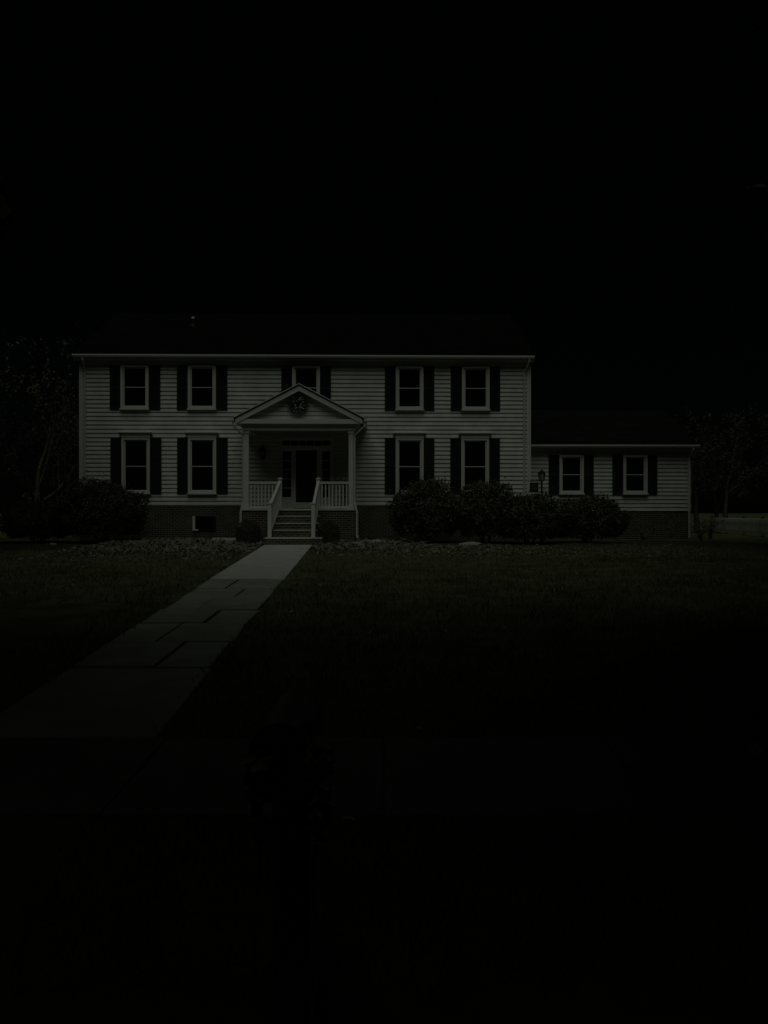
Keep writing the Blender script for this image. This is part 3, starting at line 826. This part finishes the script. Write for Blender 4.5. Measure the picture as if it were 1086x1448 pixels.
kind(b.build('leaf_litter',M['litter']),'stuff')
b=MB()
for i in range(420):
    x,y=U(-9.3,-4.0),U(22.2,27.6)
    if i>330: x=U(-2,1.5); y=U(23.4,26.5)
    a=U(0,math.pi); l=U(.12,.5); p=Vector((x,y,lawn_z(x,y)+.07))
    d=Vector((math.cos(a),math.sin(a)*.8,U(-.05,.35)))
    b.tube([p,p+d*l*.5+rv()*.03,p+d*l],[.014,.011,.006],4)
kind(b.build('fallen_twigs',M['twig']),'stuff')
# grass blades
b=MB()
def blades(n,xa,xb,ya,yb,h):
    for i in range(n):
        y=U(ya,yb); x=U(xa,xb)
        ee=U(-.02,.09)**1; 
        if XL(y)+ee<x<XR(y)-ee and y<25.15: continue
        if ((x<-3.9 and y>22.9) or (x>-2.2 and y>24.7)): continue
        k=.55+.6*noise.noise(Vector((x*.9,y*.9,5)))
        if random.random()>k+.35: continue
        z=lawn_z(x,y)-.01; hh=h*U(.5,1.3); a=U(0,2*math.pi); w=hh*.10
        lx_,ly_=U(-.6,.6)*hh,U(-.6,.6)*hh; c,s=math.cos(a)*w,math.sin(a)*w
        n0=len(b.v); b.v+=[(x-c,y-s,z),(x+c,y+s,z),(x+lx_,y+ly_,z+hh)]; b.f.append((n0,n0+1,n0+2))
blades(34000,-4,6,5.4,12,.075)
blades(30000,-11,10,12,19,.085)
blades(30000,-14,16,19,24.8,.09)
blades(6000,-2,3,2.6,4.0,.07)
kind(b.build('grass',M['grass']),'stuff')
# grass tufts creeping over the path edge: part of the same cover
# single fallen leaves on the dark foreground
def fallen(x,y,rz,s,label):
    b=MB()
    pts=[(0,0),(.28,.22),(.55,.24),(.8,.12),(1,0),(.8,-.12),(.55,-.24),(.28,-.22)]
    top=[(px*s,py*s,.006+.16*s*abs(py)*4*(1-.3*px)) for px,py in pts]; mid=[(.28*s,0,.004),(.55*s,0,.01),(.8*s,0,.012)]
    b.v=top+mid+[(-.25*s,0,.01)]
    b.f=[(0,8,1),(1,8,9,2),(2,9,10,3),(3,10,4),(0,7,8),(7,6,9,8),(6,5,10,9),(5,4,10)]
    o=b.build('fallen_leaf',M['bloom'],None,(x,y,lawn_z(x,y)+.03)); o.rotation_euler=(R(U(-12,12)),R(U(-10,10)),rz)
    md=o.modifiers.new('solid','SOLIDIFY'); md.thickness=.002
    return tag(o,label,'leaf','single leaves fallen on the dark grass')
def gp(px,py):
    D=EYE/((py-CY)/F+SL); return PX(px,D),D
for (px,py,rz,s,l) in ((540,1008,.3,.07,'small curled pale leaf on the dark grass right of the mailbox top'),
                     (587,1033,-.5,.06,'small flat pale leaf farthest right of the mailbox on dark grass'),
                     (482,1164,.15,.09,'pale leaf lying nearest the camera right of the mailbox post'),
                     (410,868,1.0,.12,'curled leaf on the lawn just right of the flagstone path')):
    x,y=gp(px,py); fallen(x,y,rz,s,l)

# ------------------------------------------------------------------ mailbox in the foreground
mD=2.1; mx=-.283; mz=1.123
t=thing('mailbox','dark arched mailbox on a post in the near foreground','mailbox',(mx,mD,gz(mD)),0)
W=.08; H=.205; Z0=mz-gz(mD)-H
def arch(w,h,n=14):
    p=[(-w,0),(w,0)]
    for i in range(n+1):
        a=math.pi*i/n; p.append((w*math.cos(a),h-w+w*math.sin(a)))
    return p
b=MB(); b.prism([(x,z+Z0) for x,z in arch(W,H)],.0,.40); mb=b.build('mailbox_body',M['black'],t)
b=MB(); b.prism([(x,z+Z0-.004) for x,z in arch(W+.005,H+.009)],-.014,-.0005); b.box(-.022,.022,-.034,-.0145,Z0+.15,Z0+.165); b.build('mailbox_door',M['black'],t)
b=MB(); b.box(W+.001,W+.006,.10,.125,Z0+.06,Z0+.20); b.box(W+.001,W+.006,.125,.19,Z0+.15,Z0+.20); b.build('flag',M['iron'],t)
b=MB(); b.box(-.05,.05,.20,.30,-.3,Z0-.021); b.box(-.085,.085,.02,.46,Z0-.02,Z0-.001)
b.hexa([(-.03,.08,Z0-.06),(.03,.08,Z0-.06),(.03,.08,Z0-.021),(-.03,.08,Z0-.021)],[(-.03,.2,Z0-.3),(.03,.2,Z0-.3),(.03,.2,Z0-.24),(-.03,.2,Z0-.24)])
b.build('post',M['wood'],t)
# ivy on the post
t=thing('climbing_ivy','ivy leaves climbing the mailbox post on both sides of the box','plant',(mx,mD-.02,gz(mD)),0)
b=MB(); lf=MB()
for s,xo,zl in ((-1,-.062,PZ(1058,mD)),(1,.117,PZ(1036,mD))):
    zl-=gz(mD)
    pts=[Vector((s*.04,.22,0)),Vector((s*.10,.16,.35)),Vector((s*.075,.12,.6)),Vector((xo*.9,.05,.8)),Vector((xo,.0,zl))]
    b.tube(pts,[.008,.007,.006,.005,.003],5)
    for i in range(30):
        k=2.7+random.random()*1.3; j=min(3,int(k)); q=pts[j].lerp(pts[j+1],k-j)
        lf.leaf(q,Vector((U(-1,1),U(-.9,.1),U(-.9,.3))),Vector((U(-.3,.3),-1,.6)),U(.035,.06),U(.03,.05))
    for i in range(16):
        q=Vector((xo,.0,zl))+Vector((U(-.02,.02),U(-.03,.01),U(-.12,0)))
        lf.leaf(q,Vector((U(-.6,.6),U(-.6,.1),U(-1,.2))),Vector((U(-.3,.3),-1,.7)),U(.04,.06),U(.03,.045))
b.build('stem',M['twig'],t); lf.build('foliage',M['ivy'],t)
# pale seed heads at the right edge
sx,sy=PX(1069,3.0),3.0
t=thing('dried_flower','pale round seed head on a thin stalk at the right edge of the lawn','plant',(sx,sy,gz(sy)))
zt=PZ(1060,3.0)-gz(sy)
b=MB(); b.tube([(.02,0,-.02),(.025,0,zt*.5),(-.005,0,zt*.85),(0,0,zt)],[.006,.005,.004,.003],5); b.tube([(.03,0,0),(.04,.02,zt*.5),(.028,.0,zt*.9)],[.005,.004,.002],4); b.build('stem',M['twig'],t)
b=MB()
for i in range(150):
    d=rv(); b.leaf(Vector((0,0,zt))+d*.008,d,rv(),U(.012,.02),U(.006,.01))
b.build('seed_head',M['bloom'],t)
b=MB(); b.leaf(Vector((-.005,0,zt*.86)),Vector((.25,0,-1)),Vector((0,-1,.2)),.09,.03); b.leaf(Vector((0,0,zt*.97)),Vector((-.02,0,-1)),Vector((0,-1,.3)),.07,.022); b.build('dry_leaf',M['ivy'],t)

# ------------------------------------------------------------------ world, sun, camera
SUN_EL=R(57)
w=bpy.data.worlds.new('World'); sc.world=w; w.use_nodes=True
nt=w.node_tree; bg=nt.nodes['Background']
sky=nt.nodes.new('ShaderNodeTexSky'); sky.sky_type='NISHITA'; sky.sun_disc=False
sky.sun_elevation=SUN_EL; sky.sun_rotation=R(180)
nt.links.new(sky.outputs[0],bg.inputs[0]); bg.inputs[1].default_value=.0006
sl_=bpy.data.lights.new('moon_sun','SUN'); sl_.energy=1.5; sl_.angle=R(50); sl_.color=(.91,1.0,.86)
so=bpy.data.objects.new('sun',sl_); COL.objects.link(so)
dirv=Vector((0,math.cos(SUN_EL),-math.sin(SUN_EL)))
so.rotation_euler=dirv.to_track_quat('-Z','Y').to_euler(); so.location=(0,-20,30)
cam=bpy.data.cameras.new('camera'); cam.sensor_fit='AUTO'; cam.sensor_width=36; cam.lens=36*F/1448; cam.clip_start=.05; cam.clip_end=3000
co=bpy.data.objects.new('camera',cam); COL.objects.link(co); co.location=(0,0,EYE); co.rotation_euler=(R(90),0,0)
sc.camera=co
vs=sc.view_settings; vs.view_transform='Standard'; vs.look='None'; vs.gamma=1; vs.exposure=-2.5
sc.render.film_transparent=False
sc.cycles.max_bounces=5
